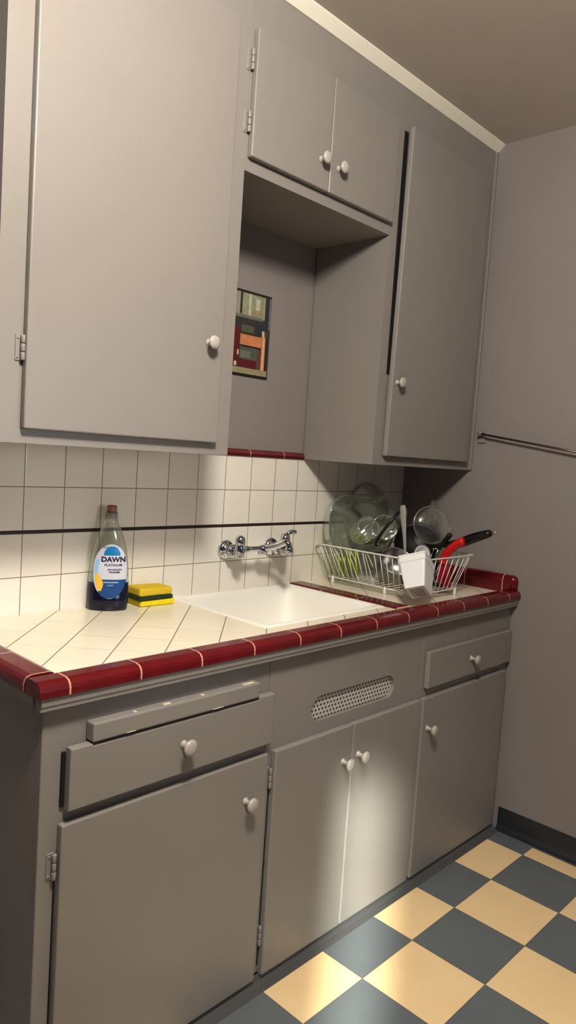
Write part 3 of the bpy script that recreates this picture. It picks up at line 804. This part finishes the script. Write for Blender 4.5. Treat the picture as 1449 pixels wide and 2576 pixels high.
# clear plastic cup behind the plate
o = standing('plastic_cup', 'clear pointed plastic cup upside down at the back right of the rack', 'cup', (2.30, .265, 1.19), (.25, .2, -.92))
b = bm_new(); lathe(b, [(0, 0), (.012, 0), (.013, .002), (.034, .085), (.0332, .085), (.012, .004), (0, .004)], seg=28)
obj('cup_body', b, GLASS2, o, True)
# utensils in the cup
sv = thing('spatula', 'pale grey spatula standing upright in the rack behind the white cutlery cup', 'utensil', (1.995, .16, .905))
b = bm_new(); tube(b, [(1.996, .158, .906), (1.999, .176, 1.03)], .0045, 8, flat=.6); P(obj('handle', b, GREYP, sv, True), sv)
b = bm_new()
tube(b, smooth_pts([(1.999, .176, 1.025), (2.0, .183, 1.07), (2.001, .193, 1.125), (2.003, .203, 1.18)], 3), [.005, .0055, .006, .007, .008, .0095, .011, .0125, .0125, .010], 10, flat=.3); P(obj('blade', b, GREYP, sv, True), sv)
MATTE = mat_simple('worn_steel', (.36, .35, .33, 1), .55, .6, var=.1)
so = thing('serving_spoon', 'dull steel serving spoon with round bowl up in the cutlery cup', 'spoon', (1.97, .05, .95))
b = bm_new(); tube(b, [(1.90, .055, .93), (1.935, .070, 1.015)], .0035, 8, flat=.6); P(obj('handle', b, STEEL, so, True), so)
M = Matrix.Translation((1.945, .073, 1.035)) @ Vector((-.7, -.6, .35)).to_track_quat('Z', 'Y').to_matrix().to_4x4()
b = bm_new(); lathe(b, [(0, -.008), (.010, -.007), (.021, -.003), (.027, .002), (.021, -.0005), (.009, -.0035), (0, -.004)], M, 24, sx=1, sy=1.15); P(obj('spoon_bowl', b, MATTE, so, True), so)
# lime plates standing at the back left
for i, lab_ in enumerate(('lime green plate at the far left end of the rack', 'lime green plate standing second from the left end of the rack', 'lime green plate standing third from the left end of the rack', 'lime green plate standing fourth from the left, next to the dark pans')):
    o = standing('plate', lab_, 'plate', (1.985+.0135*i, .445-.0145*i, .953), (.60, -.80, .06+.03*i), group='lime green plates in the rack')
    b = bm_new(); lathe(b, [(0, -.004), (.03, -.004), (.040, -.001), (.050, .003), (.051, .0045), (.049, .0055), (.039, .001), (.029, -.002), (0, -.002)], seg=40)
    obj('plate_body', b, LIME, o, True)
# dark bowl and black spatula at the bottom
o = standing('bowl', 'dark red bowl low in the middle of the rack', 'bowl', (2.06, .165, .93), (-.3, -.6, .7))
b = bm_new(); lathe(b, [(0, -.022), (.022, -.022), (.028, -.018), (.042, .006), (.045, .018), (.043, .019), (.039, .007), (.025, -.014), (0, -.017)], seg=32)
obj('bowl_body', b, DKRED, o, True)
bsn = thing('turner', 'black slotted turner lying on the rack floor at right', 'utensil', (2.16, .13, .905))
b = bm_new(); box(b, 2.135, 2.195, .112, .165, .9045, .909, .002, 2); P(obj('blade', b, BLACKP, bsn), bsn)
b = bm_new(); tube(b, smooth_pts([(2.165, .16, .908), (2.165, .19, .918), (2.155, .29, .925), (2.15, .36, .926)]), .005, 8); P(obj('handle', b, BLACKP, bsn, True), bsn)

# ------------------------------------------------------------------ lights
def light(name, typ, loc, energy, col, **kw):
    l = bpy.data.lights.new(name, typ); l.energy = energy; l.color = col
    for k, v in kw.items(): setattr(l, k, v)
    o = bpy.data.objects.new(name, l); C.objects.link(o); o.location = loc; return o
def aim(o, tgt, roll=0):
    d = Vector(tgt)-o.location
    o.rotation_euler = (d.to_track_quat('-Z', 'Y').to_matrix() @ Matrix.Rotation(roll, 3, 'Z')).to_euler()
light('ceiling_lamp', 'POINT', (.47, -.87, 2.42), 130, (1, .955, .87), shadow_soft_size=.13)
o = light('low_fill', 'SPOT', (-.4, -2.3, 1.9), 95, (.94, .97, 1), shadow_soft_size=.25, spot_size=math.radians(34), spot_blend=1.0)  # added fill for the floor and lower doors, no doorway stands here
aim(o, (1.42, -.3, .08))
o = light('streak_fill', 'AREA', (-.05, -1.22, .85), 1.5, (.97, 1, .9), shape='RECTANGLE', size=.03, size_y=.8, spread=math.radians(7.5))  # added narrow light that draws the bright streak, no real slit
aim(o, (1.53, -.09, .02))
o = light('tile_fill', 'SPOT', (1.1, -1.2, 1.36), 20, (.95, .96, 1), shadow_soft_size=.2, spot_size=math.radians(50), spot_blend=1.0)  # added cool fill for the shaded left tiles, no window here
aim(o, (.8, .5, 1.14))
o = light('ceiling_fill', 'SPOT', (1.5, -1.7, 1.5), 11, (1, .96, .88), shadow_soft_size=.2, spot_size=math.radians(110), spot_blend=1.0)  # added fill to brighten the ceiling, not a fixture of the room
aim(o, (1.9, -1.0, 2.5))

w = bpy.data.worlds.new('room_ambience'); SC.world = w; w.use_nodes = True
bg = w.node_tree.nodes['Background']; bg.inputs[0].default_value = (.5, .62, 1.0, 1); bg.inputs[1].default_value = .09

# ------------------------------------------------------------------ camera
yaw, pitch, roll, fpx = math.radians(-46.3846), math.radians(-4.5215), math.radians(3.8368), 1819.88
fwd = Vector((-math.sin(yaw)*math.cos(pitch), math.cos(yaw)*math.cos(pitch), math.sin(pitch)))
rt_ = fwd.cross(Vector((0, 0, 1))).normalized(); up_ = rt_.cross(fwd)
R_ = rt_*math.cos(roll)+up_*math.sin(roll); U_ = -rt_*math.sin(roll)+up_*math.cos(roll)
cam = bpy.data.cameras.new('camera'); co = bpy.data.objects.new('camera', cam); C.objects.link(co)
M3 = Matrix((R_, U_, -fwd)).transposed()
co.matrix_world = Matrix.Translation((-.0235, -1.1975, 1.3236)) @ M3.to_4x4()
cam.sensor_fit = 'HORIZONTAL'; cam.sensor_width = 36; cam.lens = 36*fpx/1449; cam.clip_start = .02
SC.camera = co
SC.view_settings.view_transform = 'Standard'; SC.view_settings.look = 'None'
SC.view_settings.exposure = 0; SC.view_settings.gamma = .89
